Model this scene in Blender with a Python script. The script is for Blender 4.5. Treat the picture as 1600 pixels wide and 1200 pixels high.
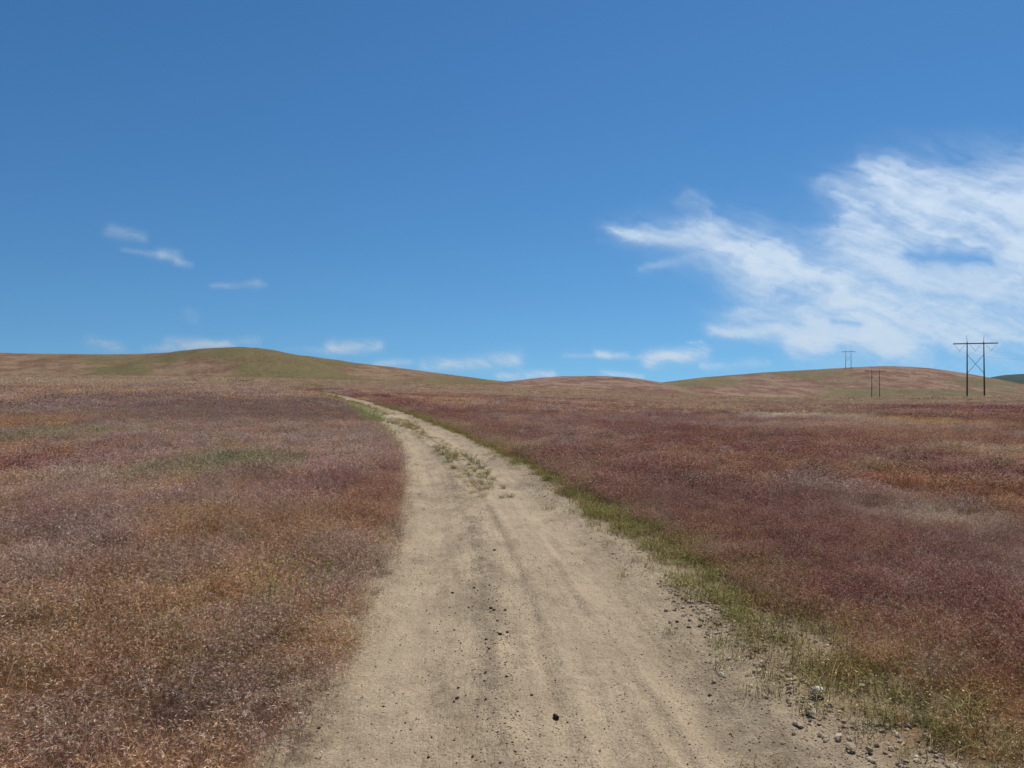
import bpy, bmesh, math, random
import numpy as np
from mathutils import Vector, Euler
R = math.radians
scene = bpy.context.scene
C = scene.collection
for o in list(bpy.data.objects): bpy.data.objects.remove(o)

# ------------------------------------------------------------------ camera
F, VH, HC = 1209.0, 612.0, 1.70      # focal length in photo pixels, eye-level row, eye height
cd = bpy.data.cameras.new('camera'); cam = bpy.data.objects.new('camera', cd); C.objects.link(cam)
cd.sensor_width = 36; cd.lens = 36 * F / 1600
cam.location = (0, 0, HC); cam.rotation_euler = (R(90) + math.atan(12 / F), 0, 0)
cd.clip_start = 0.05; cd.clip_end = 90000
scene.camera = cam

# ------------------------------------------------------------------ sky, sun, exposure
SUN_EL, SUN_AZ = R(58), R(33)        # azimuth to the right of straight ahead
w = bpy.data.worlds.new("World"); scene.world = w; w.use_nodes = True
nt = w.node_tree; bg = nt.nodes['Background']
sky = nt.nodes.new('ShaderNodeTexSky'); sky.sky_type = 'NISHITA'; sky.sun_disc = False
sky.sun_elevation = SUN_EL; sky.sun_rotation = SUN_AZ
sky.altitude = 600; sky.air_density = 1.0; sky.dust_density = 0.1; sky.ozone_density = 2.0
hs = nt.nodes.new('ShaderNodeHueSaturation'); hs.inputs['Saturation'].default_value = 1.2
tcn = nt.nodes.new('ShaderNodeTexCoord'); mpn = nt.nodes.new('ShaderNodeMapping'); mpn.vector_type = 'POINT'
mpn.inputs['Scale'].default_value = (1, 1, .88); mpn.inputs['Location'].default_value = (0, 0, .11)
nt.links.new(tcn.outputs['Generated'], mpn.inputs[0]); nt.links.new(mpn.outputs[0], sky.inputs[0])
nt.links.new(sky.outputs[0], hs.inputs['Color']); tn_ = nt.nodes.new('ShaderNodeMix'); tn_.data_type = 'RGBA'; tn_.blend_type = 'MULTIPLY'; tn_.inputs[0].default_value = 1; tn_.inputs[7].default_value = (.72, 1.0, 1.10, 1)
nt.links.new(hs.outputs[0], tn_.inputs[6]); nt.links.new(tn_.outputs[2], bg.inputs[0])
bg.inputs[1].default_value = 0.086
sd = bpy.data.lights.new('sun', 'SUN'); so = bpy.data.objects.new('sun', sd); C.objects.link(so)
sd.energy = 4.6; sd.angle = R(0.53); sd.color = (1, 0.94, 0.84)
sdir = Vector((math.sin(SUN_AZ) * math.cos(SUN_EL), math.cos(SUN_AZ) * math.cos(SUN_EL), math.sin(SUN_EL)))
so.rotation_euler = sdir.to_track_quat('Z', 'Y').to_euler(); so.location = (20, 30, 60)
vs = scene.view_settings
vs.view_transform = 'Standard'; vs.look = 'None'; vs.gamma = 1; vs.use_curve_mapping = False; vs.exposure = 0.0

# ------------------------------------------------------------------ numeric noise
def _h(i, j, seed):
    n = (i.astype(np.int64) * 374761393 + j.astype(np.int64) * 668265263 + seed * 1442695041) & 0xffffffff
    n = ((n ^ (n >> 13)) * 1274126177) & 0xffffffff
    n = ((n ^ (n >> 16)) * 2246822519) & 0xffffffff
    return ((n ^ (n >> 15)) & 0xffffff) / float(0xffffff)
def vnoise(x, y, seed=0):
    x = np.asarray(x, float); y = np.asarray(y, float)
    i = np.floor(x); j = np.floor(y); fx = x - i; fy = y - j
    i = i.astype(np.int64); j = j.astype(np.int64)
    sx = fx**3 * (fx * (fx * 6 - 15) + 10); sy = fy**3 * (fy * (fy * 6 - 15) + 10)
    a = _h(i, j, seed); b = _h(i + 1, j, seed); c = _h(i, j + 1, seed); d = _h(i + 1, j + 1, seed)
    return (a * (1 - sx) + b * sx) * (1 - sy) + (c * (1 - sx) + d * sx) * sy
def fbm(x, y, seed=0, octv=4, gain=.5):
    s = 0; a = 1; t = 0
    for k in range(octv):
        s = s + a * vnoise(x * 2.03**k + 17.3 * k, y * 2.03**k - 9.1 * k, seed + k); t += a; a *= gain
    return s / t                                   # 0..1
def sst(a, b, x):
    t = np.clip((x - a) / (b - a), 0, 1); return t * t * (3 - 2 * t)

# ------------------------------------------------------------------ terrain height
_cols = [-700, 0, 350, 600, 800, 1130, 1350, 1525, 1700, 2600]
_Y = [0, 12, 25, 45, 80, 150, 215, 284, 420, 600, 900, 2500, 9000]
_Z = [
 [0, 0, .15, .8, 2.1, 3.9, 5.0, 6.8, 10.5, 12, 13, 13, 13],
 [0, 0, .15, .8, 2.1, 3.9, 5.0, 6.8, 10.5, 12, 13, 13, 13],
 [0, 0, .15, .8, 2.0, 3.7, 4.9, 6.6, 10.0, 12, 13, 13, 13],
 [0, 0, .1, .45, 1.1, 2.4, 3.4, 4.6, 7.2, 9, 10, 10, 10],
 [0, 0, .07, .3, .55, 1.1, 1.7, 2.4, 4.4, 6, 6, 6, 6],
 [0, 0, .05, .1, .1, -.1, -.4, -.7, -.6, -1, -2, -2, -2],
 [0, 0, .05, .1, .1, 0, -.4, -1.3, -3.3, -3.0, -3, -3, -3],
 [0, 0, .05, .1, .12, .1, -.05, -.65, -3, -3, -3, -3, -3],
 [0, 0, .05, .1, .2, .35, .35, .2, -1, -3, -3, -3, -3],
 [0, 0, .05, .1, .2, .5, .6, .6, 0, 0, 0, 0, 0]]
_lg = np.linspace(0, math.log(9001), 500)          # log(1+Y)
_cg = np.linspace(-700, 2600, 221)
_t = np.array([np.interp(np.exp(_lg) - 1, _Y, z) for z in _Z])
_T = np.array([np.interp(_cg, _cols, _t[:, k]) for k in range(len(_lg))]).T
for _k in range(60):
    _p = np.pad(_T, 1, mode='edge')
    _T = (_p[1:-1, :-2] + _p[1:-1, 2:] + _p[:-2, 1:-1] + _p[2:, 1:-1] + 4 * _T) / 8
def ztab(c, Y):
    a = np.clip((c + 700) / 15.0, 0, 219.999); b = np.clip(np.log1p(np.maximum(Y, 0)) / _lg[1], 0, 498.999)
    i = a.astype(int); j = b.astype(int); fa = a - i; fb = b - j
    return (_T[i, j] * (1 - fa) + _T[i + 1, j] * fa) * (1 - fb) + (_T[i, j + 1] * (1 - fa) + _T[i + 1, j + 1] * fa) * fb
def zbase(x, y):
    x = np.asarray(x, float); y = np.asarray(y, float)
    r = np.hypot(x, y); th = np.arctan2(x, y); tc = np.clip(th, -.88, .95)
    z = ztab(800 + F * np.tan(tc), r * np.cos(tc)) * sst(-.2, .5, np.cos(th))
    return z
def unproj(u, v):                                  # a point of the photograph that lies on the ground
    Y = np.geomspace(1.2, 900, 6000); x = (u - 800) / F * Y
    vv = VH - (zbase(x, Y) - HC) / Y * F
    k = np.argmax(vv <= v)
    if vv[k] > v: k = len(Y) - 1
    return float(x[k]), float(Y[k])

# ------------------------------------------------------------------ course of the track
_E = [(1200, 430, 1340), (1100, 480, 1245), (1000, 530, 1150), (925, 568, 1075), (850, 600, 975), (800, 620, 905), (760, 632, 850),
      (725, 632, 800), (700, 622, 757), (680, 603, 717), (660, 578, 674), (645, 553, 637), (632, 525, 594), (620, 490, 545), (611, 455, 497)]
_cy, _cx = [-14, -5, 0], [.75, .55, .42]
for v, l, r_ in _E:
    xl, yl = unproj(l, v); xr, yr = unproj(r_, v); _cy.append((yl + yr) / 2); _cx.append((xl + xr) / 2)
_cy += [_cy[-1] + 25, _cy[-1] + 70]; _cx += [_cx[-1] - 14, _cx[-1] - 48]
_yy = np.linspace(-14, _cy[-1], 3000); _xx = np.interp(_yy, _cy, _cx)
_ker = np.hanning(121); _ker /= _ker.sum()
_xx = np.convolve(np.pad(_xx, 60, mode='reflect', reflect_type='odd'), _ker, mode='valid')
_hd = np.gradient(_xx, _yy)
def xc(y): return np.interp(y, _yy, _xx)
def track_s(x, y):                                 # signed distance from the centre line, right positive
    s = x - xc(y)
    for k in range(2):
        h = np.interp(y + 0 * s, _yy, _hd); s0 = (x - xc(y)) / np.sqrt(1 + h * h); s = s0
    s = np.where((y > _yy[-1]), 99, s); return np.where(y < -14, s0, s)
HW = 1.34
def left_edge(y): return -1.27 - .04 * sst(6.5, 4, y) + .10 * (fbm(y * .9, 0 * y, 5, 3) - .5) * 2 + .05 * (vnoise(y * 6, 0 * y, 9) - .5)
def right_edge(y): return HW - .10 * sst(8, 4, y) + .16 * (fbm(y * .8, 0 * y, 15, 3) - .5) * 2
def rut(s, y):
    wob = .10 * (fbm(y * .22, 0 * y, 31, 3) - .5)
    z = -.045 * np.exp(-((s + .74 - wob) / .26)**2) - .045 * np.exp(-((s - .76 - wob) / .26)**2)
    z = z + .03 * (fbm(s * 11, y * 7, 51, 3) - .5) * np.exp(-((s + .27 - wob) / .16)**2) + .022 * (fbm(s * 13, y * 8, 53, 3) - .5) * sst(.95, 1.2, np.abs(s))
    z = z + .016 * np.exp(-((s + .27 - wob) / .08)**2) - .012 * np.exp(-((s - .03 - wob) / .045)**2) + .014 * np.exp(-((s - .13 - wob) / .06)**2) + .014 * np.exp(-((s - .47 - wob) / .05)**2) * sst(.4, .6, vnoise(y * .5, 0 * y, 33)) + .020 * (fbm(s * 9, y * .6, 35, 3) - .5)
    g = sst(7.5, 5.5, y) * sst(2.2, 3.3, y)
    z = z + g * (.022 * np.exp(-((s - .62 + .05 * (y - 4)) / .045)**2) - .014 * np.exp(-((s - .52 + .05 * (y - 4)) / .05)**2))
    z = z + .014 * (fbm(s * 3.5, y * 1.3, 41, 4) - .5) + .0035 * (fbm(s * 14, y * 9, 47, 3) - .5)
    z = z + .01 * sst(1.05, 1.35, np.abs(s))
    return z
def zg(x, y):                                      # finished ground level (without the sinking under the road sheet)
    r = np.hypot(x, y)
    und = .05 * (fbm(x * .35, y * .35, 71, 3) - .5) + .25 * sst(8, 60, r) * (fbm(x * .05, y * .05, 77, 3) - .5)
    s = track_s(x, y); und = und * sst(1.2, 2.6, np.abs(s))
    return zbase(x, y) + und
def zroad(x, y, s): return zbase(x, y) + rut(s, y)
def zsurf(x, y):
    s = track_s(x, y)
    return np.where(np.abs(s) < 1.5, zroad(x, y, s) + .012, zg(x, y))

# ------------------------------------------------------------------ helpers
def grid_mesh(name, X, Y, Z, attrs, mat, closed=False, smooth=True, link=True):
    n, m = X.shape
    co = np.stack([X, Y, Z], -1).reshape(-1, 3)
    i = np.arange(n - 1)[:, None] * m; mm = m if closed else m - 1
    j = np.arange(mm)[None, :]; j2 = (j + 1) % m
    f = np.stack([i + j, i + j2, i + m + j2, i + m + j], -1).reshape(-1, 4)
    me = bpy.data.meshes.new(name)
    me.vertices.add(len(co)); me.vertices.foreach_set('co', co.ravel().astype(np.float32))
    me.loops.add(f.size); me.loops.foreach_set('vertex_index', f.ravel().astype(np.int32))
    me.polygons.add(len(f)); me.polygons.foreach_set('loop_start', np.arange(0, f.size, 4, dtype=np.int32))
    me.polygons.foreach_set('loop_total', np.full(len(f), 4, np.int32))
    me.update(calc_edges=True)
    me.polygons.foreach_set('use_smooth', np.full(len(f), smooth))
    for k, a in attrs.items():
        if a.ndim == 3:
            at = me.attributes.new(k, 'FLOAT_COLOR', 'POINT')
            at.data.foreach_set('color', np.concatenate([a.reshape(-1, 3), np.ones((len(co), 1))], 1).ravel().astype(np.float32))
        else:
            at = me.attributes.new(k, 'FLOAT', 'POINT'); at.data.foreach_set('value', a.ravel().astype(np.float32))
    me.materials.append(mat)
    o = bpy.data.objects.new(name, me)
    if link: C.objects.link(o)
    return o
def tri_mesh(name, V, Fc, mat, col=None, smooth=False):
    me = bpy.data.meshes.new(name); me.from_pydata([tuple(v) for v in V], [], Fc); me.update()
    if smooth: me.polygons.foreach_set('use_smooth', [True] * len(Fc))
    if col is not None:
        at = me.attributes.new('cv', 'FLOAT_COLOR', 'POINT')
        at.data.foreach_set('color', np.concatenate([np.array(col), np.ones((len(V), 1))], 1).ravel().astype(np.float32))
    if mat: me.materials.append(mat)
    return me
def tag(o, label=None, cat=None, group=None, kind=None):
    if label: o['label'] = label
    if cat: o['category'] = cat
    if group: o['group'] = group
    if kind: o['kind'] = kind
    return o
class NT:
    def __init__(s, name):
        s.m = bpy.data.materials.new(name); s.m.use_nodes = True; s.t = s.m.node_tree; s.t.nodes.clear()
        s.out = s.n('OutputMaterial')
    def n(s, typ, **kw):
        nd = s.t.nodes.new('ShaderNode' + typ)
        for k, v in kw.items():
            if k.startswith('i_'):
                key = k[2:]; key = int(key) if key.isdigit() else key.replace('_', ' ')
                s.set(nd.inputs[key], v)
            else: setattr(nd, k, v)
        return nd
    def set(s, inp, v):
        if isinstance(v, bpy.types.NodeSocket): s.t.links.new(v, inp)
        elif isinstance(v, tuple) and len(v) == 3 and inp.type == 'RGBA': inp.default_value = (*v, 1)
        else: inp.default_value = v
    def math(s, op, a, b=0.0, c=None, clamp=False):
        nd = s.n('Math', operation=op, use_clamp=clamp); s.set(nd.inputs[0], a); s.set(nd.inputs[1], b)
        if c is not None: s.set(nd.inputs[2], c)
        return nd.outputs[0]
    def mix(s, f, a, b, blend='MIX'):
        nd = s.n('Mix', data_type='RGBA', blend_type=blend)
        s.set(nd.inputs[0], f); s.set(nd.inputs[6], a); s.set(nd.inputs[7], b); return nd.outputs[2]
    def ramp(s, f, a, b):
        nd = s.n('MapRange', interpolation_type='SMOOTHSTEP'); s.set(nd.inputs[0], f)
        nd.inputs[1].default_value = a; nd.inputs[2].default_value = b; return nd.outputs[0]
    def noise(s, vec, scale, detail=3.0, rough=.55):
        nd = s.n('TexNoise'); s.set(nd.inputs['Vector'], vec); nd.inputs['Scale'].default_value = scale
        nd.inputs['Detail'].default_value = detail; nd.inputs['Roughness'].default_value = rough; return nd.outputs[0]
    def attr(s, name, typ='GEOMETRY'): return s.n('Attribute', attribute_name=name, attribute_type=typ)
    def bump(s, h, strength, dist):
        nd = s.n('Bump'); nd.inputs['Strength'].default_value = strength; nd.inputs['Distance'].default_value = dist
        s.set(nd.inputs['Height'], h); return nd.outputs[0]
    def diffuse(s, col, normal=None, rough=.9, spec=.15):
        b = s.n('BsdfPrincipled'); s.set(b.inputs['Base Color'], col); s.set(b.inputs['Roughness'], rough)
        b.inputs['Specular IOR Level'].default_value = spec
        if normal: s.set(b.inputs['Normal'], normal)
        s.t.links.new(b.outputs[0], s.out.inputs[0]); return b

# ------------------------------------------------------------------ materials
DIRT, DIRT2 = (.40, .325, .235), (.27, .215, .155)
def dirt_color(M, P, band):
    n1 = M.noise(P, 1.1, 5, .6); n2 = M.noise(P, 7, 5, .7); n3 = M.noise(P, 55, 4, .75); n4 = M.noise(P, 170, 2, .6)
    c = M.mix(M.ramp(n1, .35, .68), (.505, .395, .262), (.41, .318, .212))
    c = M.mix(M.math('MULTIPLY', M.ramp(n2, .45, .7), .45), c, (.29, .225, .15))
    c = M.mix(M.math('MULTIPLY', band, M.ramp(n2, .2, .6)), c, (.22, .168, .112))
    c = M.mix(M.math('MULTIPLY', M.ramp(n3, .50, .66), .65), c, (.19, .145, .098))
    c = M.mix(M.math('MULTIPLY', M.ramp(n3, .44, .32), .5), c, (.58, .47, .32))
    c = M.mix(M.math('MULTIPLY', M.ramp(n4, .56, .64), .6), c, (.10, .078, .055))
    vor = M.n('TexVoronoi', i_Vector=P, i_Scale=55.0)
    sc_ = M.n('SeparateColor', i_Color=vor.outputs['Color'])
    sp = M.math('MULTIPLY', M.math('LESS_THAN', vor.outputs['Distance'], .24), M.math('GREATER_THAN', sc_.outputs[0], .72))
    pc = M.mix(sc_.outputs[1], (.08, .06, .045), (.46, .38, .28))
    c = M.mix(M.math('MULTIPLY', sp, .8), c, pc)
    h = M.math('ADD', M.math('MULTIPLY', n2, .6), M.math('ADD', M.math('MULTIPLY', n3, .35), M.math('MULTIPLY', sp, .25)))
    return c, h
M = NT('dirt'); P = M.n('NewGeometry').outputs['Position']
c, h = dirt_color(M, P, M.attr('band').outputs['Fac'])
rd = M.attr('along').outputs['Color']; mp = M.n('Mapping', i_Vector=rd); mp.inputs['Scale'].default_value = (3.4, .9, 1); sk = M.noise(mp.outputs[0], 1.0, 6, .72)
mp2 = M.n('Mapping', i_Vector=rd); mp2.inputs['Scale'].default_value = (26, 5, 1); sk2 = M.noise(mp2.outputs[0], 1.0, 4, .7)
c = M.mix(M.math('MULTIPLY', M.ramp(sk, .50, .64), .55), c, M.mix(1.0, c, (.70, .67, .63), 'MULTIPLY')); c = M.mix(M.math('MULTIPLY', M.ramp(sk, .46, .34), .5), c, M.mix(1.0, c, (1.22, 1.2, 1.17), 'MULTIPLY'))
c = M.mix(M.math("MULTIPLY", M.ramp(sk2, .54, .68), .25), c, M.mix(1.0, c, (.72, .69, .65), 'MULTIPLY'))
h = M.math('ADD', h, M.math('ADD', M.math('MULTIPLY', sk, .8), M.math('MULTIPLY', sk2, .3)))
M.diffuse(c, M.bump(h, 1.0, .04)); MAT_DIRT = M.m

M = NT('field_soil'); P = M.n('NewGeometry').outputs['Position']
c, h = dirt_color(M, P, .25)
tint = M.attr('tint').outputs['Color']
n = M.noise(P, 25, 4, .7); g = M.noise(P, 1.6, 5, .75)
t2 = M.mix(M.ramp(n, .3, .7), M.mix(1.0, tint, (.55, .5, .5), 'MULTIPLY'), M.mix(1.0, tint, (1.3, 1.25, 1.2), 'MULTIPLY'))
t2 = M.mix(M.math('MULTIPLY', M.ramp(g, .4, .7), .35), t2, M.mix(1.0, tint, (.6, .62, .6), 'MULTIPLY'))
c2 = M.mix(M.attr('bare').outputs['Fac'], t2, c)
M.diffuse(c2, M.bump(M.math('ADD', h, n), .7, .05)); MAT_SOIL = M.m

def hill_mat(name, a, b, grn, straw, gbias=.40):
    M = NT(name); P = M.n('NewGeometry').outputs['Position']
    mp = M.n('Mapping', i_Vector=P); mp.inputs['Scale'].default_value = (1, .55, 2.4)
    big = M.noise(mp.outputs[0], .012, 6, .62); mid = M.noise(mp.outputs[0], .055, 6, .7); fine = M.noise(P, .55, 5, .8); vf = M.noise(P, 1.7, 3, .8)
    c = M.mix(M.ramp(mid, .43, .57), a, b); st_ = M.noise(mp.outputs[0], .16, 6, .75); c = M.mix(M.math('MULTIPLY', M.ramp(st_, .50, .62), .55), c, M.mix(1.0, c, (.66, .60, .58), 'MULTIPLY'))
    gm = M.attr('green').outputs['Fac']
    gf = M.ramp(M.math('ADD', M.math('MULTIPLY', big, 1.0), M.math('ADD', M.math('MULTIPLY', M.math('SUBTRACT', mid, .5), .5), M.math('MULTIPLY', M.math('SUBTRACT', gm, .5), .45))), gbias + .02, gbias + .20)
    c = M.mix(M.math('MULTIPLY', gf, .8), c, grn)
    c = M.mix(M.math('MULTIPLY', M.ramp(M.noise(mp.outputs[0], .03, 5, .7), .56, .72), .5), c, straw)
    c = M.mix(M.math('MULTIPLY', M.ramp(fine, .47, .60), .8), c, M.mix(1.0, c, (.50, .5, .45), 'MULTIPLY'))
    c = M.mix(M.math('MULTIPLY', M.ramp(vf, .5, .62), .7), c, M.mix(1.0, c, (1.5, 1.45, 1.35), 'MULTIPLY'))
    M.diffuse(c, M.bump(M.math('ADD', fine, M.math('MULTIPLY', vf, .5)), .8, .8), 1.0, .05); return M.m

def grass_mat(name, pale, pale_at=.8, trans=.22):
    M = NT(name); tint = M.attr('tint', 'INSTANCER').outputs['Color']; cv = M.n('SeparateColor', i_Color=M.attr('cv').outputs['Color'])
    var, head = cv.outputs[0], cv.outputs[1]
    k = M.math('ADD', M.math('MULTIPLY', M.math('POWER', var, 2.0), 2.5), .24)
    kk = M.n('CombineColor', i_0=k, i_1=k, i_2=k).outputs[0]
    ch = M.mix(1.0, tint, kk, 'MULTIPLY')
    ch = M.mix(M.math('MULTIPLY', M.ramp(var, pale_at, pale_at + .06), .72), ch, pale)
    st = M.mix(.35, tint, (.32, .24, .11)); st = M.mix(1.0, st, kk, 'MULTIPLY')
    c = M.mix(head, st, ch)
    d = M.n('BsdfDiffuse', i_Color=c); t = M.n('BsdfTranslucent', i_Color=c)
    mx = M.n('MixShader', i_0=trans); M.t.links.new(d.outputs[0], mx.inputs[1]); M.t.links.new(t.outputs[0], mx.inputs[2])
    M.t.links.new(mx.outputs[0], M.out.inputs[0]); return M.m
MAT_GRASS = grass_mat('cheatgrass_blades', (.86, .74, .64), .73)
MAT_GREEN = grass_mat('green_blades', (.50, .46, .24), .86)

def simple(name, c1, c2, scale, rough=.85, bumpd=.01, detail=4):
    M = NT(name); P = M.n('TexCoord').outputs['Object']; n = M.noise(P, scale, detail, .65)
    M.diffuse(M.mix(M.ramp(n, .35, .65), c1, c2), M.bump(n, .6, bumpd), rough, .25); return M.m
MAT_WOOD = simple('weathered_pole_wood', (.040, .028, .022), (.075, .052, .04), 3.0)
MAT_METAL = simple('dull_line_metal', (.10, .10, .105), (.17, .17, .18), 5.0, .5)
MAT_INS = simple('insulator_glaze', (.16, .17, .18), (.26, .27, .28), 6.0, .3)
MAT_STONE_D = simple('dark_stone', (.030, .018, .011), (.075, .048, .030), 60, .9, .004)
MAT_STONE_L = simple('pale_stone', (.48, .40, .30), (.74, .66, .54), 40, .9, .004)
MAT_STONE_M = simple('tan_stone', (.30, .22, .14), (.48, .37, .25), 50, .9, .004)

# ------------------------------------------------------------------ vegetation colours
MAUVE = np.array((.47, .32, .245)); BURG = np.array((.33, .085, .078)); RUST = np.array((.66, .32, .11)); PLUM = np.array((.31, .18, .165))
OLIVE = np.array((.28, .28, .085)); CREAM = np.array((.92, .84, .62)); PINK = np.array((.66, .45, .37)); GOLD = np.array((.86, .54, .18)); STRAW = np.array((.66, .50, .28))
def patch(u, v, ru, rv, col, wt):
    x, y = unproj(u, v); _, y1 = unproj(u, min(1195, v + rv)); _, y2 = unproj(u, max(628, v - rv))
    return (x, y, max(.15, ru * y / F), max(.2, (y2 - y1) / 2), col, wt)
PATCH = [patch(1480, 815, 55, 22, CREAM, 1.1), patch(1450, 812, 40, 16, CREAM, .8), patch(1065, 722, 45, 8, GOLD, 1.1), patch(1100, 740, 60, 16, RUST, .8),
         patch(1080, 690, 170, 28, BURG, 1.6), patch(1240, 705, 100, 18, BURG, 1.0), patch(1570, 790, 70, 60, RUST, 1.4), patch(1540, 900, 110, 40, PLUM, .8),
         patch(1250, 860, 180, 50, BURG, 1.5), patch(1400, 950, 140, 45, BURG, 1.4), patch(1000, 780, 140, 35, BURG, 1.4), patch(1420, 690, 120, 20, RUST, .6),
         patch(1500, 712, 60, 10, CREAM, .4), patch(1300, 672, 150, 12, PINK, .7), patch(880, 690, 60, 12, CREAM, .55), patch(950, 660, 160, 12, PINK, .7),
         patch(1520, 645, 160, 8, BURG, .8), patch(1200, 640, 120, 5, STRAW, .6), patch(1350, 850, 60, 20, RUST, .5), patch(1300, 790, 100, 20, PINK, .4),
         patch(395, 735, 60, 16, OLIVE, .9), patch(300, 735, 60, 18, OLIVE, .5), patch(50, 690, 60, 14, OLIVE, .8), patch(30, 665, 60, 10, RUST, .7), patch(150, 720, 80, 20, BURG, .45),
         patch(430, 765, 80, 14, BURG, .6), patch(40, 730, 60, 22, BURG, .6), patch(120, 950, 80, 30, RUST, .8), patch(370, 940, 60, 22, GOLD, .5), patch(330, 840, 70, 20, RUST, .6),
         patch(30, 860, 70, 40, PLUM, .8), patch(200, 1050, 160, 60, RUST, .5), patch(430, 700, 170, 26, PINK, .6), patch(300, 640, 260, 16, PLUM, .9), patch(510, 840, 60, 60, RUST, .5),
         patch(20, 1010, 30, 40, OLIVE, .3), patch(130, 1150, 100, 60, PLUM, .4), patch(300, 1130, 120, 50, PLUM, .5), patch(230, 900, 120, 40, PLUM, .4), patch(560, 780, 50, 40, BURG, .4), patch(150, 640, 200, 14, PLUM, .6), patch(60, 880, 90, 30, PINK, .8), patch(250, 790, 120, 30, PINK, .5), patch(330, 900, 60, 22, PINK, .5), patch(1180, 770, 120, 20, PLUM, .5), patch(1380, 1020, 120, 22, RUST, 1.0), patch(1560, 1110, 60, 40, RUST, 1.2), patch(1480, 1000, 100, 30, PLUM, .6), patch(1180, 735, 60, 8, GOLD, .5), patch(1330, 740, 60, 9, STRAW, .6), patch(1250, 655, 60, 5, CREAM, .4), patch(1420, 665, 60, 6, GOLD, .4), patch(1010, 655, 80, 6, BURG, .5), patch(800, 650, 90, 7, BURG, .5), patch(480, 920, 90, 60, PINK, .4), patch(100, 820, 130, 30, BURG, .3), patch(560, 720, 60, 30, PINK, .6), patch(330, 1030, 120, 60, MAUVE, .6)]
def field_color(x, y, rnd=None):
    r = np.hypot(x, y); s = track_s(x, y); right = sst(-.5, 1.5, s)[..., None]
    L = MAUVE * np.ones(x.shape + (3,)); wsum = np.ones(x.shape)
    def nz(sc, seed, lo, hi, o=4, st=1.0): return sst(lo, hi, fbm(x * sc, y * sc * st, seed, o, .6))
    ws = [(MAUVE, .8 - .45 * right[..., 0]), (PINK, .3 + .9 * nz(.17, 101, .48, .62) + .4 * sst(20, 60, r)), (BURG, (.25 + 1.6 * nz(.22, 111, .46, .60, 5, 1.6)) * (.40 + .75 * right[..., 0])),
          (RUST, (.95 * nz(.25, 121, .47, .60, 5, 1.8) + .75 * nz(1.3, 125, .48, .62)) * (.8 + .3 * right[..., 0])), (PLUM, .2 + .8 * nz(.19, 131, .48, .62)), (OLIVE, .7 * nz(.4, 141, .57, .68) + .7 * nz(1.9, 145, .56, .68)),
          (CREAM, (.7 * nz(.3, 151, .56, .68, 5, 2.0)) * (.5 + .6 * right[..., 0])), (GOLD, .95 * nz(.9, 155, .54, .66) + .7 * nz(.21, 157, .57, .67, 5, 2.2))]
    far = sst(85, 150, r + 60 * (fbm(x * .02, y * .05, 187, 3) - .5))
    acc = 0; tot = 0
    for c_, w_ in ws: w_ = np.asarray(w_)**3; acc = acc + c_ * w_[..., None]; tot = tot + w_
    for (px, py, rx, ry, c_, wt) in PATCH:
        jx = x + rx * .9 * (fbm(x / rx * 1.5, y / ry * 1.5, 161, 4) - .5) * 2; jy = y + ry * .9 * (fbm(x / rx * 1.5, y / ry * 1.5, 171, 4) - .5) * 2
        w_ = 14.0 * wt * np.exp(-((jx - px) / rx)**2 - ((jy - py) / ry)**2) * (.3 + 1.2 * fbm(x * .8, y * .8, 191, 3)); acc = acc + c_ * w_[..., None]; tot = tot + w_
    # red band that follows the right-hand verge
    br = .4 + 1.2 * fbm(x * .5, y * .5, 195, 4)
    w_ = 6 * np.exp(-((s - 3.5) / 1.2)**2) * sst(130, 20, r) * br; acc = acc + BURG * w_[..., None]; tot = tot + w_
    w_ = 2.6 * np.exp(-((s - 2.15) / .45)**2) * sst(90, 8, r) * br; acc = acc + (OLIVE * .6 + RUST * .4) * w_[..., None]; tot = tot + w_
    w_ = far * 16.0 * (.4 + nz(.03, 181, .35, .6)); acc = acc + (STRAW * .75 + PINK * .25) * w_[..., None]; tot = tot + w_
    w_ = far * 7.0 * nz(.025, 185, .5, .62, 4, 2.5); acc = acc + OLIVE * w_[..., None]; tot = tot + w_
    return acc / np.asarray(tot)[..., None]

# ------------------------------------------------------------------ ground sheet
th = np.concatenate([np.radians(np.arange(-180, -50, 3.0)), np.radians(np.arange(-50, 50, .17)), np.radians(np.arange(50, 180, 3.0))])
rr = np.concatenate([[.02, .5, 1.0], np.geomspace(1.5, 9000, 420)])
TH, RR = np.meshgrid(th, rr); X = RR * np.sin(TH); Y = RR * np.cos(TH)
S = track_s(X, Y); Z = zg(X, Y) - .10 * sst(1.30, 1.0, np.abs(S))
bare = np.maximum(sst(-.12, 0, S - left_edge(Y) + .2 * (fbm(X * 5, Y * 5, 63, 3) - .5)) * sst(.75, -.1, S - right_edge(Y)), 0)
sp = sst(.5, .62, fbm(X * 1.3, Y * 1.3, 201, 4)) * sst(2.9, 1.5, S) * sst(1.0, 1.4, S)
bare = np.clip(np.maximum(bare, sp * .9), 0, 1)
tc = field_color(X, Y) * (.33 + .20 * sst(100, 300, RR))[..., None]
ground = grid_mesh('ground', X, Y, Z, {'tint': tc, 'bare': bare}, MAT_SOIL, closed=True); tag(ground, kind='structure')

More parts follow.
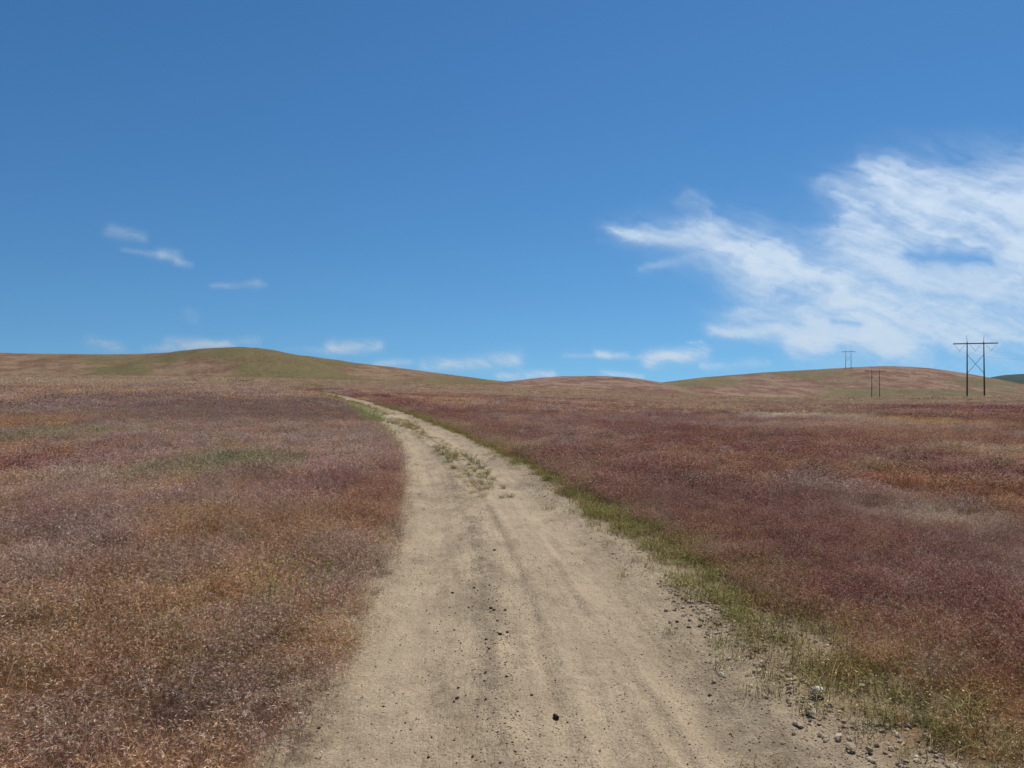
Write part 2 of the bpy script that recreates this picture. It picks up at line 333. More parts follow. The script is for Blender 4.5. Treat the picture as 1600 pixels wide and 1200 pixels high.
# ------------------------------------------------------------------ dirt road
ys = np.concatenate([np.arange(-13, 1.5, .3), np.geomspace(1.5, _yy[-1] - 12, 1500)])
ss = np.linspace(-1.8, 1.8, 241)
YY, SS = np.meshgrid(ys, ss, indexing='ij'); H = np.interp(YY, _yy, _hd); q = np.sqrt(1 + H * H)
RX = xc(YY) + SS / q; RY = YY - SS * H / q
RZ = zroad(RX, RY, SS) - .07 * sst(1.28, 1.75, np.abs(SS) + .75 * (fbm(RX * 3.2, RY * 3.2, 61, 5) - .5)) + .012
wob = .10 * (fbm(YY * .22, 0 * YY, 31, 3) - .5)
gr_ = fbm(SS * 5, YY * 1.1, 213, 4)
band = .7 * np.exp(-((SS + .27 - wob) / .15)**2) * sst(.25, .55, gr_) + .4 * np.exp(-((SS - .03 - wob) / .04)**2) * sst(.3, .5, gr_) + .25 * np.exp(-((SS + .62 - wob) / .25)**2) * sst(.45, .65, gr_) + .45 * np.exp(-((SS - .95) / .22)**2) * fbm(SS * 2, YY * .7, 211, 3) + .35 * sst(.9, 1.3, np.abs(SS)) + .4 * sst(.5, .7, fbm(SS * 1.4, YY * .5, 215, 4))
road = grid_mesh('dirt_road', RX, RY, RZ, {'band': np.clip(band, 0, 1), 'along': np.stack([SS - wob, YY, 0 * YY], -1)}, MAT_DIRT); tag(road, kind='structure')

# ------------------------------------------------------------------ hills
def hill(prof, D, foot, back, mat, greens, seed, dfoot=None):
    us = [p[0] for p in prof]; vsx = [p[1] for p in prof]
    u = np.linspace(us[0], us[-1], 420); v = np.interp(u, us, vsx)
    k = np.hanning(31); k /= k.sum(); v = np.convolve(np.pad(v, 15, mode='reflect', reflect_type='odd'), k, mode='valid')
    Yd = np.concatenate([np.linspace(foot, D, 150), np.linspace(D, back, 50)[1:]])
    U, YD = np.meshgrid(u, Yd, indexing='ij')
    # the ridge wanders in plan
    X = (U - 800) / F * YD; zf = zbase(X, YD) - 1.2
    ridge_z = HC + (VH - v) / F * D; rz = ridge_z[:, None]
    wav = (fbm(U / 90, 0 * U, seed, 3) - .5) * .22
    t = np.clip((YD - foot) / (D - foot), 0, 1); t2 = np.clip((back - YD) / (back - D), 0, 1)
    tt = np.clip(t + wav * 4 * t * (1 - t), 0, 1)
    p = np.where(YD <= D, .5 * np.sin(tt * math.pi / 2) + .5 * sst(0, 1, tt), sst(0, 1, t2))
    Z = zf + (rz - zf) * p + (t * (1 - t) * 4) * (D / 260) * (fbm(X * .02, YD * .012, seed + 3, 4) - .5) + .5 * t * (fbm(X * .15, YD * .15, seed + 7, 3) - .5)
    Z = np.where(rz < zf + .5, zf - 2, Z)
    gr = np.full(U.shape, .5)
    vpx = VH - (Z - HC) / YD * F
    for (gu, gv, gru, grv, gw) in greens:
        gr = gr + gw * np.exp(-((U - gu) / gru)**2 - ((vpx - gv) / grv)**2)
    o = grid_mesh('hill', X, YD, Z, {'green': np.clip(gr, 0, 1)}, mat); tag(o, kind='structure'); return o
HA, HB, HG, HS = (.225, .150, .108), (.285, .195, .138), (.155, .135, .062), (.36, .28, .16)
m1 = hill_mat('hill_grass_brown', (.20, .120, .080), (.275, .19, .125), HG, HS)
m2 = hill_mat('hill_grass_rose', (.205, .115, .088), (.30, .205, .15), (.165, .15, .08), HS, .46)
m3 = hill_mat('hill_grass_far', (.06, .085, .08), (.085, .105, .09), (.05, .08, .07), (.10, .12, .10))
hill([(-700, 575), (-400, 560), (-150, 552), (0, 553), (60, 555), (120, 555.5), (180, 555), (240, 553), (300, 549.5), (360, 547.5), (400, 549), (440, 553), (480, 559), (520, 565), (560, 569), (600, 572.5), (650, 579), (712, 586.5), (759, 593), (800, 598), (860, 604), (930, 612)],
     700, 430, 950, m1, [(0, 575, 130, 20, -.8), (180, 575, 60, 12, .5), (600, 585, 60, 12, -.4), (760, 600, 60, 5, .8), (470, 575, 50, 10, .2)], 301)
hill([(60, 604), (130, 588), (190, 573), (230, 561), (270, 551), (310, 546.5), (340, 545.5), (375, 545.5), (410, 547.5), (440, 552), (475, 561), (515, 573), (545, 586), (600, 602)],
     520, 330, 640, m1, [(340, 550, 60, 7, .8), (180, 578, 70, 14, .9), (400, 585, 70, 12, .0), (440, 575, 60, 14, .7), (290, 578, 70, 12, -.6)], 311)
hill([(680, 612), (740, 603), (790, 597), (840, 591), (880, 588), (920, 587.5), (960, 588.5), (1000, 592), (1050, 601), (1090, 612), (1140, 626)],
     560, 330, 720, m2, [(850, 600, 90, 8, -.5), (960, 605, 90, 10, -.5)], 321)
hill([(900, 612), (980, 604), (1040, 597), (1100, 590), (1200, 582), (1300, 576), (1350, 573.5), (1400, 572.5), (1450, 575), (1500, 582), (1550, 591), (1600, 601), (1700, 616), (1800, 630)],
     930, 610, 1200, m2, [(1100, 597, 60, 6, .7), (1400, 583, 90, 8, -.6), (1550, 598, 60, 6, .7), (1250, 585, 100, 7, .3), (1200, 610, 100, 8, -.5)], 331)
hill([(1130, 630), (1200, 621), (1250, 615), (1300, 607), (1360, 601), (1420, 598.5), (1480, 600), (1540, 607), (1600, 614), (1680, 626)],
     720, 598, 860, m2, [(1420, 615, 140, 8, .9), (1560, 603, 60, 5, .5), (1500, 605, 80, 5, -.6)], 341)
hill([(1470, 612), (1510, 600), (1545, 590), (1570, 586), (1600, 584.5), (1640, 585), (1700, 592), (1800, 606), (1900, 620)], 1900, 1300, 2400, m3, [], 351)

# ------------------------------------------------------------------ clouds: a thin sheet of high cloud, lit by the sun from behind
cu = np.arange(-500, 2500, 5.0); cv_ = np.arange(170, 611, 2.5); U, V = np.meshgrid(cu, cv_, indexing='ij')
wx = (fbm(U / 90, V / 50, 401, 5, .6) - .5); wy = (fbm(U / 90, V / 50, 411, 5, .6) - .5)
def seg(u0, v0, u1, v1, w0, w1, d, warp=1.0, soft=1.0):
    a = U + wx * 80 * warp; b = V + wy * 42 * warp
    dx, dy = u1 - u0, v1 - v0; L2 = dx * dx + dy * dy + 1e-6
    t = np.clip(((a - u0) * dx + (b - v0) * dy) / L2, 0, 1)
    dist = np.hypot((a - u0 - t * dx), (b - v0 - t * dy)); wd = w0 + (w1 - w0) * t
    return d * np.exp(-(dist / wd)**2 * soft)
def smax(a, b): return 1 - (1 - np.clip(a, 0, 1)) * (1 - np.clip(b, 0, 1))
D = np.zeros_like(U)
HAL = np.zeros_like(U)
for a in [(950, 355, 1120, 378, 8, 22, .75), (1110, 380, 1230, 420, 22, 38, .85), (1200, 420, 1400, 450, 40, 60, .95), (1380, 450, 1640, 470, 55, 60, .95),
          (1640, 440, 2000, 420, 60, 80, .8), (1330, 375, 1400, 420, 22, 35, .8), (1290, 350, 1345, 350, 8, 22, .4), (1275, 276, 1330, 305, 8, 16, .45), (1320, 300, 1360, 350, 16, 22, .65), (1370, 262, 1440, 300, 12, 30, .75), (1400, 300, 1480, 350, 34, 38, .75),
          (1460, 290, 1640, 330, 22, 50, .6), (1560, 340, 1700, 390, 45, 60, .85), (1640, 330, 1900, 300, 60, 90, .6), (1480, 350, 1520, 375, 30, 24, .5),
          (1160, 486, 1260, 498, 14, 12, .6), (1130, 516, 1260, 528, 9, 12, .95), (1240, 524, 1420, 538, 14, 15, 1.0), (1380, 530, 1560, 520, 13, 15, .9), (1400, 532, 1700, 512, 10, 14, .6), (1280, 495, 1420, 508, 22, 26, .75), (1400, 500, 1640, 495, 24, 26, .65),
          (1000, 425, 1090, 410, 5, 9, .18), (1065, 312, 1095, 322, 8, 9, .22)]:
    HAL = smax(HAL, .30 * seg(a[0], a[1], a[2], a[3], a[4] * 1.7 + 6, a[5] * 1.7 + 6, a[6], .7)); D = smax(D, seg(a[0], a[1], a[2], a[3], a[4] * 1.15, a[5] * 1.15, a[6]))
HOLE = (1 - seg(1415, 402, 1545, 408, 13, 12, .85, .5)) * (1 - seg(1300, 505, 1345, 512, 5, 6, .6, .5)) * (1 - seg(1330, 325, 1375, 345, 5, 7, .45, .6)) * (1 - seg(1180, 502, 1250, 508, 3, 4, .4, .4)) * (1 - seg(1225, 325, 1312, 342, 30, 10, .75)) * (1 - seg(1440, 455, 1560, 470, 6, 8, .3, .6)) * (1 - seg(1560, 300, 1600, 292, 14, 10, .4, .6))
D = D * HOLE
E = np.zeros_like(U)
for a in [(168, 360, 220, 370, 8, 8, .35), (190, 388, 250, 397, 3, 6, .28), (250, 394, 275, 398, 9, 8, .5), (276, 408, 296, 412, 6, 5, .45), (330, 447, 400, 441, 4, 7, .28), (400, 441, 415, 445, 6, 3, .2),
          (140, 535, 175, 545, 10, 12, .35), (220, 545, 400, 535, 5, 9, .32), (260, 533, 350, 537, 8, 8, .22), (520, 540, 590, 541, 9, 8, .42), (285, 488, 300, 495, 7, 8, .16), (660, 572, 800, 562, 9, 12, .42), (780, 586, 860, 586, 6, 6, .42),
          (590, 569, 640, 568, 5, 5, .35), (935, 552, 980, 554, 6, 5, .45), (1020, 562, 1100, 553, 11, 10, .5), (1100, 572, 1200, 568, 5, 7, .25), (940, 584, 1000, 588, 5, 4, .4), (1080, 537, 1100, 536, 3, 3, .3), (440, 550, 520, 545, 4, 6, .2), (880, 555, 1050, 556, 4, 4, .15)]:
    E = smax(E, seg(*a, .28))
# fibres that run with the wind, and puffs
ru_ = (U * .93 + V * .36); rv_ = (V * .93 - U * .36)
fib = fbm(ru_ / 120 + wx * 1.2, rv_ / 14 + wy * 2.0, 421, 5, .6); puff = fbm(U / 55 + wx * 2, V / 26 + wy * 2, 431, 6, .6)
tx = .55 * fib + .45 * puff
big_ = fbm(U / 150 + wx * 1.5, V / 60 + wy * 1.5, 441, 4)
Dm = np.clip(D * (.62 + .45 * sst(.25, .75, tx)) * (.62 + .55 * sst(.3, .62, big_)), 0, 1); Dm = smax(Dm, HAL * HOLE * (.2 + 1.0 * sst(.3, .7, tx)))
Em = np.clip(E * (.35 + 1.5 * sst(.3, .7, tx)), 0, 1)
dens = np.clip(smax(Dm * .9, Em * .95 * np.where(V < 470, .7, 1.25)), 0, .95) * sst(-480, -300, U) * sst(2480, 2200, U) * sst(175, 215, V)
RC = 26000.0
dirx = (U - 800) / F; dirz = (VH - V) / F; ln = np.sqrt(dirx**2 + 1 + dirz**2)
M = NT('thin_cloud'); P = M.n('NewGeometry').outputs['Position']
mp = M.n('Mapping', i_Vector=P); mp.inputs['Rotation'].default_value = (0, R(-18), 0); mp.inputs['Scale'].default_value = (.6, .6, 1.3)
nn = M.noise(mp.outputs[0], .0016, 7, .68)
a = M.math('MULTIPLY', M.attr('cover').outputs['Fac'], M.math('ADD', .76, M.math('MULTIPLY', nn, .5)), clamp=True)
tr = M.n('BsdfTransparent'); tl = M.n('BsdfTranslucent', i_Color=(.55, .585, .63)); df = M.n('BsdfDiffuse', i_Color=(.55, .585, .63))
ad = M.n('AddShader'); M.t.links.new(tl.outputs[0], ad.inputs[0]); M.t.links.new(df.outputs[0], ad.inputs[1])
mx = M.n('MixShader'); M.set(mx.inputs[0], a); M.t.links.new(tr.outputs[0], mx.inputs[1]); M.t.links.new(ad.outputs[0], mx.inputs[2]); M.t.links.new(mx.outputs[0], M.out.inputs[0])
clouds = grid_mesh('clouds', dirx / ln * RC, RC / ln, dirz / ln * RC, {'cover': dens}, M.m); tag(clouds, kind='structure')

# ------------------------------------------------------------------ grass clumps (sources stay out of the scene; only their instances are in it)
def clump(name, seed, mat, rad, nst, hmin, hmax, nsp, spl, spw, stw, droop=.5, lean=.5, segs=3, awn=True, pale=True):
    rnd = random.Random(seed); V = []; Fc = []; Co = []
    def tri(a, b, c_, col):
        k = len(V); V.extend([a, b, c_]); Co.extend([col] * 3); Fc.append((k, k + 1, k + 2))
    for s in range(nst):
        a = rnd.uniform(0, 6.283); rr_ = rad * math.sqrt(rnd.random()); bx, by = rr_ * math.cos(a), rr_ * math.sin(a)
        hh = rnd.uniform(hmin, hmax); la = rnd.uniform(0, 6.283); le = rnd.random()**1.5 * lean
        ax = Vector((math.cos(la), math.sin(la), 0)); side = Vector((-math.sin(la + rnd.uniform(-1, 1)), math.cos(la), 0)).normalized()
        pts = []; var = rnd.random()
        for k in range(segs + 1):
            t = k / segs; pts.append(Vector((bx, by, 0)) + ax * (hh * (le * t + droop * .55 * t**3)) + Vector((0, 0, hh * (t - droop * .28 * t**4))))
        k0 = len(V)
        for k, p in enumerate(pts):
            wdt = stw * (1 - .6 * k / segs) * .5
            V.extend([p - side * wdt, p + side * wdt]); Co.extend([(var * .8, 0, k / segs)] * 2)
        for k in range(segs): Fc.append((k0 + 2 * k, k0 + 2 * k + 1, k0 + 2 * k + 3, k0 + 2 * k + 2))
        for q_ in range(nsp):
            t = 1 - .42 * (q_ / max(1, nsp - 1)) if nsp > 1 else 1
            f = t * segs; i0 = min(segs - 1, int(f)); p = pts[i0].lerp(pts[i0 + 1], f - i0)
            d = (ax * rnd.uniform(.2, 1) + Vector((rnd.gauss(0, .7), rnd.gauss(0, .7), rnd.uniform(-1.0, .35)))).normalized()
            sd_ = d.cross(Vector((rnd.gauss(0, 1), rnd.gauss(0, 1), rnd.gauss(0, 1)))).normalized()
            L = spl * rnd.uniform(.7, 1.35); W = spw * rnd.uniform(.7, 1.3) * .5; v = rnd.random()
            p = p + d * spl * .15; m_ = p + d * L * .4
            k = len(V); V.extend([p, m_ + sd_ * W, p + d * L, m_ - sd_ * W]); Co.extend([(v, 1, t)] * 4); Fc.append((k, k + 1, k + 2, k + 3))
            if awn:
                for e in range(2):
                    d2 = (d + Vector((rnd.gauss(0, .3), rnd.gauss(0, .3), rnd.gauss(0, .3)))).normalized()
                    tri(m_ - sd_ * W * .35, m_ + sd_ * W * .35, m_ + d2 * L * 1.1, (min(1, v + .12), 1, t))
    return bpy.data.objects.new(name, tri_mesh(name, V, Fc, mat, Co))
def leafy(name, seed, mat, rad, nst, hmin, hmax, nlf, ll, lw):
    rnd = random.Random(seed); V = []; Fc = []; Co = []
    for s in range(nst):
        a = rnd.uniform(0, 6.283); rr_ = rad * .35 * rnd.random(); hh = rnd.uniform(hmin, hmax); la = a + rnd.uniform(-.6, .6); le = rnd.uniform(.2, 1.1)
        ax = Vector((math.cos(la), math.sin(la), 0)); side = Vector((-ax.y, ax.x, 0)); base = Vector((rr_ * math.cos(a), rr_ * math.sin(a), -.01)); pts = []
        for k in range(5):
            t = k / 4; pts.append(base + ax * hh * le * (t + .3 * t * t) + Vector((0, 0, hh * t)))
        k0 = len(V)
        for k, p in enumerate(pts): V.extend([p - side * .0016, p + side * .0016]); Co.extend([(.4, 0, 0)] * 2)
        for k in range(4): Fc.append((k0 + 2 * k, k0 + 2 * k + 1, k0 + 2 * k + 3, k0 + 2 * k + 2))
        for q_ in range(nlf):
            t = rnd.uniform(.15, 1) * 4; i0 = min(3, int(t)); p = pts[i0].lerp(pts[i0 + 1], t - i0)
            d = Vector((rnd.gauss(0, 1), rnd.gauss(0, 1), rnd.uniform(.1, 1.3))).normalized(); sd_ = d.cross(Vector((rnd.gauss(0, .4), rnd.gauss(0, .4), 1))).normalized()
            L = ll * rnd.uniform(.6, 1.3); W = lw * .5 * rnd.uniform(.7, 1.2); m_ = p + d * L * .5 + Vector((0, 0, L * .08)); v = rnd.random() * .9
            k = len(V); V.extend([p, m_ + sd_ * W, p + d * L - Vector((0, 0, L * .1)), m_ - sd_ * W]); Co.extend([(v, 1, 1)] * 4); Fc.append((k, k + 1, k + 2, k + 3))
    return V, Fc, Co
def collection(name, objs):
    c_ = bpy.data.collections.new(name)
    for o in objs: c_.objects.link(o)
    return c_
def scatter(name, pts, rot, scl, tint, coll, nvar, seed=0):
    n = len(pts); me = bpy.data.meshes.new(name); me.vertices.add(n); me.vertices.foreach_set('co', np.asarray(pts, np.float32).ravel())
    for nm, typ, dat, key in (('rot', 'FLOAT_VECTOR', rot, 'vector'), ('scl', 'FLOAT_VECTOR', scl, 'vector')):
        at = me.attributes.new(nm, typ, 'POINT'); at.data.foreach_set(key, np.asarray(dat, np.float32).ravel())
    at = me.attributes.new('tint', 'FLOAT_COLOR', 'POINT'); at.data.foreach_set('color', np.concatenate([tint, np.ones((n, 1))], 1).astype(np.float32).ravel())
    at = me.attributes.new('pick', 'INT', 'POINT'); at.data.foreach_set('value', np.random.RandomState(seed).randint(0, nvar, n).astype(np.int32))
    o = bpy.data.objects.new(name, me); C.objects.link(o)
    g = bpy.data.node_groups.new(name + '_scatter', 'GeometryNodeTree')
    g.interface.new_socket('Geometry', in_out='INPUT', socket_type='NodeSocketGeometry'); g.interface.new_socket('Geometry', in_out='OUTPUT', socket_type='NodeSocketGeometry')
    N = g.nodes.new; gi = N('NodeGroupInput'); go = N('NodeGroupOutput'); ip = N('GeometryNodeInstanceOnPoints'); ci = N('GeometryNodeCollectionInfo')
    ci.inputs['Collection'].default_value = coll; ci.inputs['Separate Children'].default_value = True; ci.inputs['Reset Children'].default_value = True
    ip.inputs['Pick Instance'].default_value = True
    def na(nm, t):
        a_ = N('GeometryNodeInputNamedAttribute'); a_.data_type = t; a_.inputs['Name'].default_value = nm; return a_.outputs[0]
    lk = g.links.new
    lk(gi.outputs[0], ip.inputs['Points']); lk(ci.outputs[0], ip.inputs['Instance']); lk(na('pick', 'INT'), ip.inputs['Instance Index'])
    e2r = N('FunctionNodeEulerToRotation'); lk(na('rot', 'FLOAT_VECTOR'), e2r.inputs[0]); lk(e2r.outputs[0], ip.inputs['Rotation']); lk(na('scl', 'FLOAT_VECTOR'), ip.inputs['Scale'])
    lk(ip.outputs[0], go.inputs[0])
    md = o.modifiers.new('scatter', 'NODES'); md.node_group = g; return o
rs = np.random.RandomState(7)
def sector(r0, r1, ang, dens, side=None):
    n = int(dens * (r1 * r1 - r0 * r0) * ang)
    r = np.sqrt(rs.uniform(r0 * r0, r1 * r1, n)); t = rs.uniform(-ang, ang, n); return r * np.sin(t), r * np.cos(t)
colls = {
 'near': collection('near_clumps', [clump('near_clump', 10 + k, MAT_GRASS, .105, 27, .17, .33, 8, .0175, .0028, .0014, .75, .55) for k in range(6)] + [clump('near_clump_tall', 17, MAT_GRASS, .12, 9, .30, .46, 10, .02, .003, .0018, .8, .5)]),
 'mid': collection('mid_clumps', [clump('mid_clump', 30 + k, MAT_GRASS, .24, 80, .17, .33, 5, .032, .0065, .0032, .7, .5, 2, False) for k in range(5)]),
 'far': collection('far_clumps', [clump('far_clump', 50 + k, MAT_GRASS, .60, 130, .15, .29, 3, .06, .02, .011, .5, .45, 1, False) for k in range(4)]),
 'dist': collection('distant_clumps', [clump('distant_clump', 70 + k, MAT_GRASS, 1.7, 150, .12, .25, 2, .14, .05, .03, .5, .4, 1, False) for k in range(3)]),
 'green': collection('green_clumps', [clump('green_clump', 90 + k, MAT_GREEN, .10, 46, .03, .12, 1, .018, .004, .003, .5, 1.0, 3, False) for k in range(5)]),
}
allp = {k: [] for k in ('P', 'R', 'S', 'T', 'K')}
def put(dst, x, y, z, tint, smin=.8, smax=1.2, tilt=.12, kind=0):
    n = len(x)
    sc = rs.uniform(smin, smax, n)
    dst['P'].append(np.stack([x, y, z], 1)); dst['R'].append(np.stack([rs.normal(0, tilt, n), rs.normal(0, tilt, n), rs.uniform(0, 6.283, n)], 1))
    dst['S'].append(np.stack([sc, sc, sc * rs.uniform(.85, 1.15, n)], 1)); dst['T'].append(tint)
def flush(name, dst, coll, nvar, label, cat):
    o = scatter(name, np.concatenate(dst['P']), np.concatenate(dst['R']), np.concatenate(dst['S']), np.concatenate(dst['T']), coll, nvar)
    tag(o, label, cat, None, 'stuff'); return o
def fresh(): return {k: [] for k in 'PRST'}
def tintof(x, y, jit):
    t = field_color(x, y); n = len(x)
    t = t * (1 + rs.normal(0, jit, (n, 1))); t = t * (1 + rs.normal(0, jit * .35, (n, 3)))
    q_ = rs.random_sample(n) / np.clip(1.5 - .012 * np.hypot(x, y), .6, 1.5); k = .50
    for lo, hi, c_ in ((0, .09, RUST), (.09, .15, BURG), (.15, .21, OLIVE), (.21, .27, PINK), (.27, .31, GOLD), (.31, .34, CREAM)):
        m_ = (q_ >= lo) & (q_ < hi); t[m_] = t[m_] * (1 - k) + c_ * k
    return np.clip(t, .01, .9)
def fieldmask(x, y, soft=.1):
    s = track_s(x, y); keep = (s < left_edge(y) + .04) | (s > right_edge(y) + .58 + .5 * (fbm(x * 1.2, y * 1.2, 221, 3) - .5) - .40 * sst(10, 30, y))
    bald = (fbm(x * 1.3, y * 1.3, 201, 4) > .64) & (s > 1) & (s < 2.0) & (y < 8)
    return keep & ~bald
for kind, r0, r1, ang, dn, jit, nvar, lab in (
        ('near', 1.3, 19, .92, 80, .24, 7, 'dense knee-high red-brown and mauve cheatgrass with drooping seed heads either side of the near track'),
        ('mid', 10.5, 62, .85, 17, .20, 5, 'mauve, rust and burgundy cheatgrass covering the middle of the field'),
        ('far', 40, 190, .80, 3.4, .18, 4, 'pinkish and burgundy dry grass covering the far part of the field'),
        ('dist', 130, 420, .75, .42, .15, 3, 'pale straw grass on the distant flat below the hills')):
    d = fresh(); x, y = sector(r0, r1, ang, dn); q_ = np.hypot(x, y)
    lo, hi = {'near': ((0, .1), (11, 19)), 'mid': ((10.5, 18), (42, 62)), 'far': ((40, 60), (130, 190)), 'dist': ((130, 185), (400, 420))}[kind]
    m_ = fieldmask(x, y) & (rs.random_sample(len(x)) < sst(lo[0], lo[1], q_) * sst(hi[1], hi[0], q_)); x, y = x[m_], y[m_]
    s = track_s(x, y)
    z = zg(x, y) - .01; lowl = np.where(s < left_edge(y) + .0, sst(0, -.35, s - left_edge(y)), 1.0)
    t = tintof(x, y, jit)
    rad = {'near': 0, 'mid': .2, 'far': .6, 'dist': 1.5}[kind]
    if rad: 
        m_ = (s < left_edge(y) - rad * .8) | (s > right_edge(y) + .3 + rad * .8); x, y, z, t, s = x[m_], y[m_], z[m_], t[m_], s[m_]
    t = t * {'near': 1, 'mid': 1.08, 'far': 1.25, 'dist': 1.25}[kind]  # light painted into the farther clumps' tint, offsetting self-shadowing of the coarser meshes
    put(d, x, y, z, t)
    d['S'][0][:, 2] *= .72 + .62 * sst(.3, .7, fbm(x * 1.6, y * 1.6, 251, 4))
    if kind == 'near':
        e = (s < 0); sc = d['S'][0]; f = (.88 + .12 * sst(0, -.25, s - left_edge(y))) * np.where(s > 0, .85, 1); sc *= f[:, None]
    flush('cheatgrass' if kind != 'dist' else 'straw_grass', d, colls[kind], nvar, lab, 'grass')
# small clumps that close the field right up to the track further off
d = fresh()
for r0, r1, dn in ((12.5, 30, 26), (30, 60, 9)):
    x, y = sector(r0, r1, .5, dn); s = track_s(x, y)
    m_ = ((s < left_edge(y)) & (s > -1.9)) | ((s > right_edge(y) + .15) & (s < 2.3)); x, y, s = x[m_], y[m_], s[m_]
    put(d, x, y, zg(x, y), tintof(x, y, .2), 1.0, 1.6)
flush('edge_cheatgrass', d, colls['near'], 6, 'cheatgrass fringe leaning over the edges of the winding track', 'grass')

# green verge on the right of the track, thin fringe on the left, weeds' grass on the crown
d = fresh()
GR = np.array([(.31, .31, .09), (.40, .36, .13), (.44, .29, .11), (.54, .42, .22), (.24, .26, .08)])
x, y = sector(2.2, 60, .85, 62); s = track_s(x, y) - right_edge(y)
pr = np.exp(-((s - .45) / .50)**2) * 1.5 * (.5 + .9 * sst(.35, .6, fbm(x * 2, y * 2, 235, 3))) * (1 - .4 * ((fbm(x * 1.3, y * 1.3, 201, 4) > .58) & (y < 9))) + .25 * ((s > .6) & (s < 2.2)) 
pr = pr * np.where(s < .12 + .15 * sst(9, 5, y), .22, 1) * np.where(y > 14, .8, 1)
m_ = rs.random_sample(len(x)) < pr; x, y, s = x[m_], y[m_], s[m_]
gi_ = rs.choice(5, len(x), p=[.2, .3, .2, .2, .1]); t = GR[gi_] * rs.uniform(.8, 1.25, (len(x), 1)); put(d, x, y, zsurf(x, y) - .005, t, .7, 1.3)
x, y = sector(6, 24, .8, 30); s = track_s(x, y) - right_edge(y); m_ = (s > .05) & (s < .8) & (rs.random_sample(len(x)) < .8); x, y = x[m_], y[m_]
put(d, x, y, zsurf(x, y) - .005, GR[rs.choice(2, len(x))] * rs.uniform(.9, 1.3, (len(x), 1)), .9, 1.5)
x, y = sector(20, 60, .6, 24); s = track_s(x, y) - right_edge(y); m_ = (s > .0) & (s < .75); x, y = x[m_], y[m_]
put(d, x, y, zsurf(x, y) - .005, GR[rs.choice(3, len(x))] * rs.uniform(.9, 1.3, (len(x), 1)), 1.3, 2.2)
flush('green_verge_grass', d, colls['green'], 5, 'short olive and green grass along the right-hand verge of the track', 'grass')
d = fresh()
x, y = sector(2.6, 20, .7, 60); s = track_s(x, y) - left_edge(y); m_ = (s > -.05) & (s < .45) & (rs.random_sample(len(x)) < .18 * np.exp(-s / .14)); x, y = x[m_], y[m_]
put(d, x, y, zsurf(x, y) - .004, np.array([(.25, .17, .10)]) * rs.uniform(.6, 1.3, (len(x), 1)), .25, .55, .3)
x, y = sector(30, 110, .5, 26); s = track_s(x, y); m_ = (rs.random_sample(len(x)) < .55 * np.exp(-((s - .1) / (.3 + .3 * sst(50, 80, y)))**2) * sst(.3, .55, fbm(x * .5, y * .25, 233, 3)) + .8 * sst(52, 75, y) * (s < .2) + .35 * sst(70, 95, y)) & (np.abs(s) < 1.5); x, y = x[m_], y[m_]
put(d, x, y, zsurf(x, y) - .004, GR[rs.choice(4, len(x))] * rs.uniform(.9, 1.3, (len(x), 1)), .8, 1.6, .3)
x, y = sector(10, 34, .5, 60); s = track_s(x, y); m_ = (np.abs(s - .06) < .38) & (rs.random_sample(len(x)) < .9 * sst(.35, .5, fbm(x * 1.6, y * .8, 231, 3)) * np.exp(-((s - .06) / .26)**2) * sst(11.5, 14, y)); x, y = x[m_], y[m_]
put(d, x, y, zsurf(x, y) - .004, GR[rs.choice(4, len(x))] * rs.uniform(.8, 1.2, (len(x), 1)), .4, .8, .3)
flush('sparse_tufts', d, colls['green'], 5, 'tiny dry tufts straggling from the grass edge onto the dirt', 'grass')

# ------------------------------------------------------------------ gravel
def rock_mesh(name, seed, mat, sub=1, flat=.6, rough=.22):
    bm = bmesh.new(); bmesh.ops.create_icosphere(bm, subdivisions=sub, radius=1.0); rnd = random.Random(seed)
    cuts = [(Vector((rnd.gauss(0, 1), rnd.gauss(0, 1), rnd.gauss(0, 1))).normalized(), rnd.uniform(.45, .85)) for _ in range(9)]
    for v in bm.verts:
        p = v.co.copy()
        for n_, d_ in cuts:
            e = p.dot(n_)
            if e > d_: p -= n_ * (e - d_)
        p *= 1 + rnd.uniform(-rough, rough) * .35; v.co = Vector((p.x * 1.15, p.y * .9, p.z * flat))
    me = bpy.data.meshes.new(name); bm.to_mesh(me); bm.free(); me.materials.append(mat); return me
M = NT('gravel_stone'); tn = M.attr('tint', 'INSTANCER').outputs['Color']; M.diffuse(tn); MAT_GRAV = M.m
gc = collection('gravel_bits', [bpy.data.objects.new('gravel_bit', rock_mesh('gravel_bit', 500 + k, MAT_GRAV)) for k in range(6)])
d = fresh()
def peb(r0, r1, dn, smin, smax, fn, pr_=(.38, .27, .10, .10, .15)):
    x, y = sector(r0, r1, .8, dn); s = track_s(x, y); m_ = rs.random_sample(len(x)) < fn(s, x, y); x, y = x[m_], y[m_]; n = len(x)
    base = np.array([(.42, .32, .21), (.23, .165, .105), (.09, .062, .04), (.56, .46, .33), (.33, .25, .17)])[rs.choice(5, n, p=pr_)] * rs.uniform(.85, 1.15, (n, 1))
    sc = smin * (smax / smin)**(rs.random_sample(n)**2.2)
    d['P'].append(np.stack([x, y, zsurf(x, y) + sc * .25], 1)); d['R'].append(rs.uniform(0, 6.28, (n, 3)) * np.array([.08, .08, 1])); d['S'].append(np.stack([sc, sc, sc], 1)); d['T'].append(base)
cen = lambda s, x, y: (np.abs(s) < 1.5) * np.clip(.10 + .35 * sst(.5, .65, fbm(s * 6, y * .8, 217, 3)) + .8 * np.exp(-((s + .27) / .15)**2) + .5 * np.exp(-((s - .03) / .05)**2) + .5 * sst(.8, 1.4, s) + .2 * sst(-.9, -1.3, s) + .35 * sst(.5, .65, fbm(x * 1.2, y * .5, 215, 3)), 0, 1)
peb(2.2, 8, 2200, .0020, .0085, cen); peb(8, 18, 420, .0035, .011, cen); peb(18, 40, 60, .006, .018, cen)
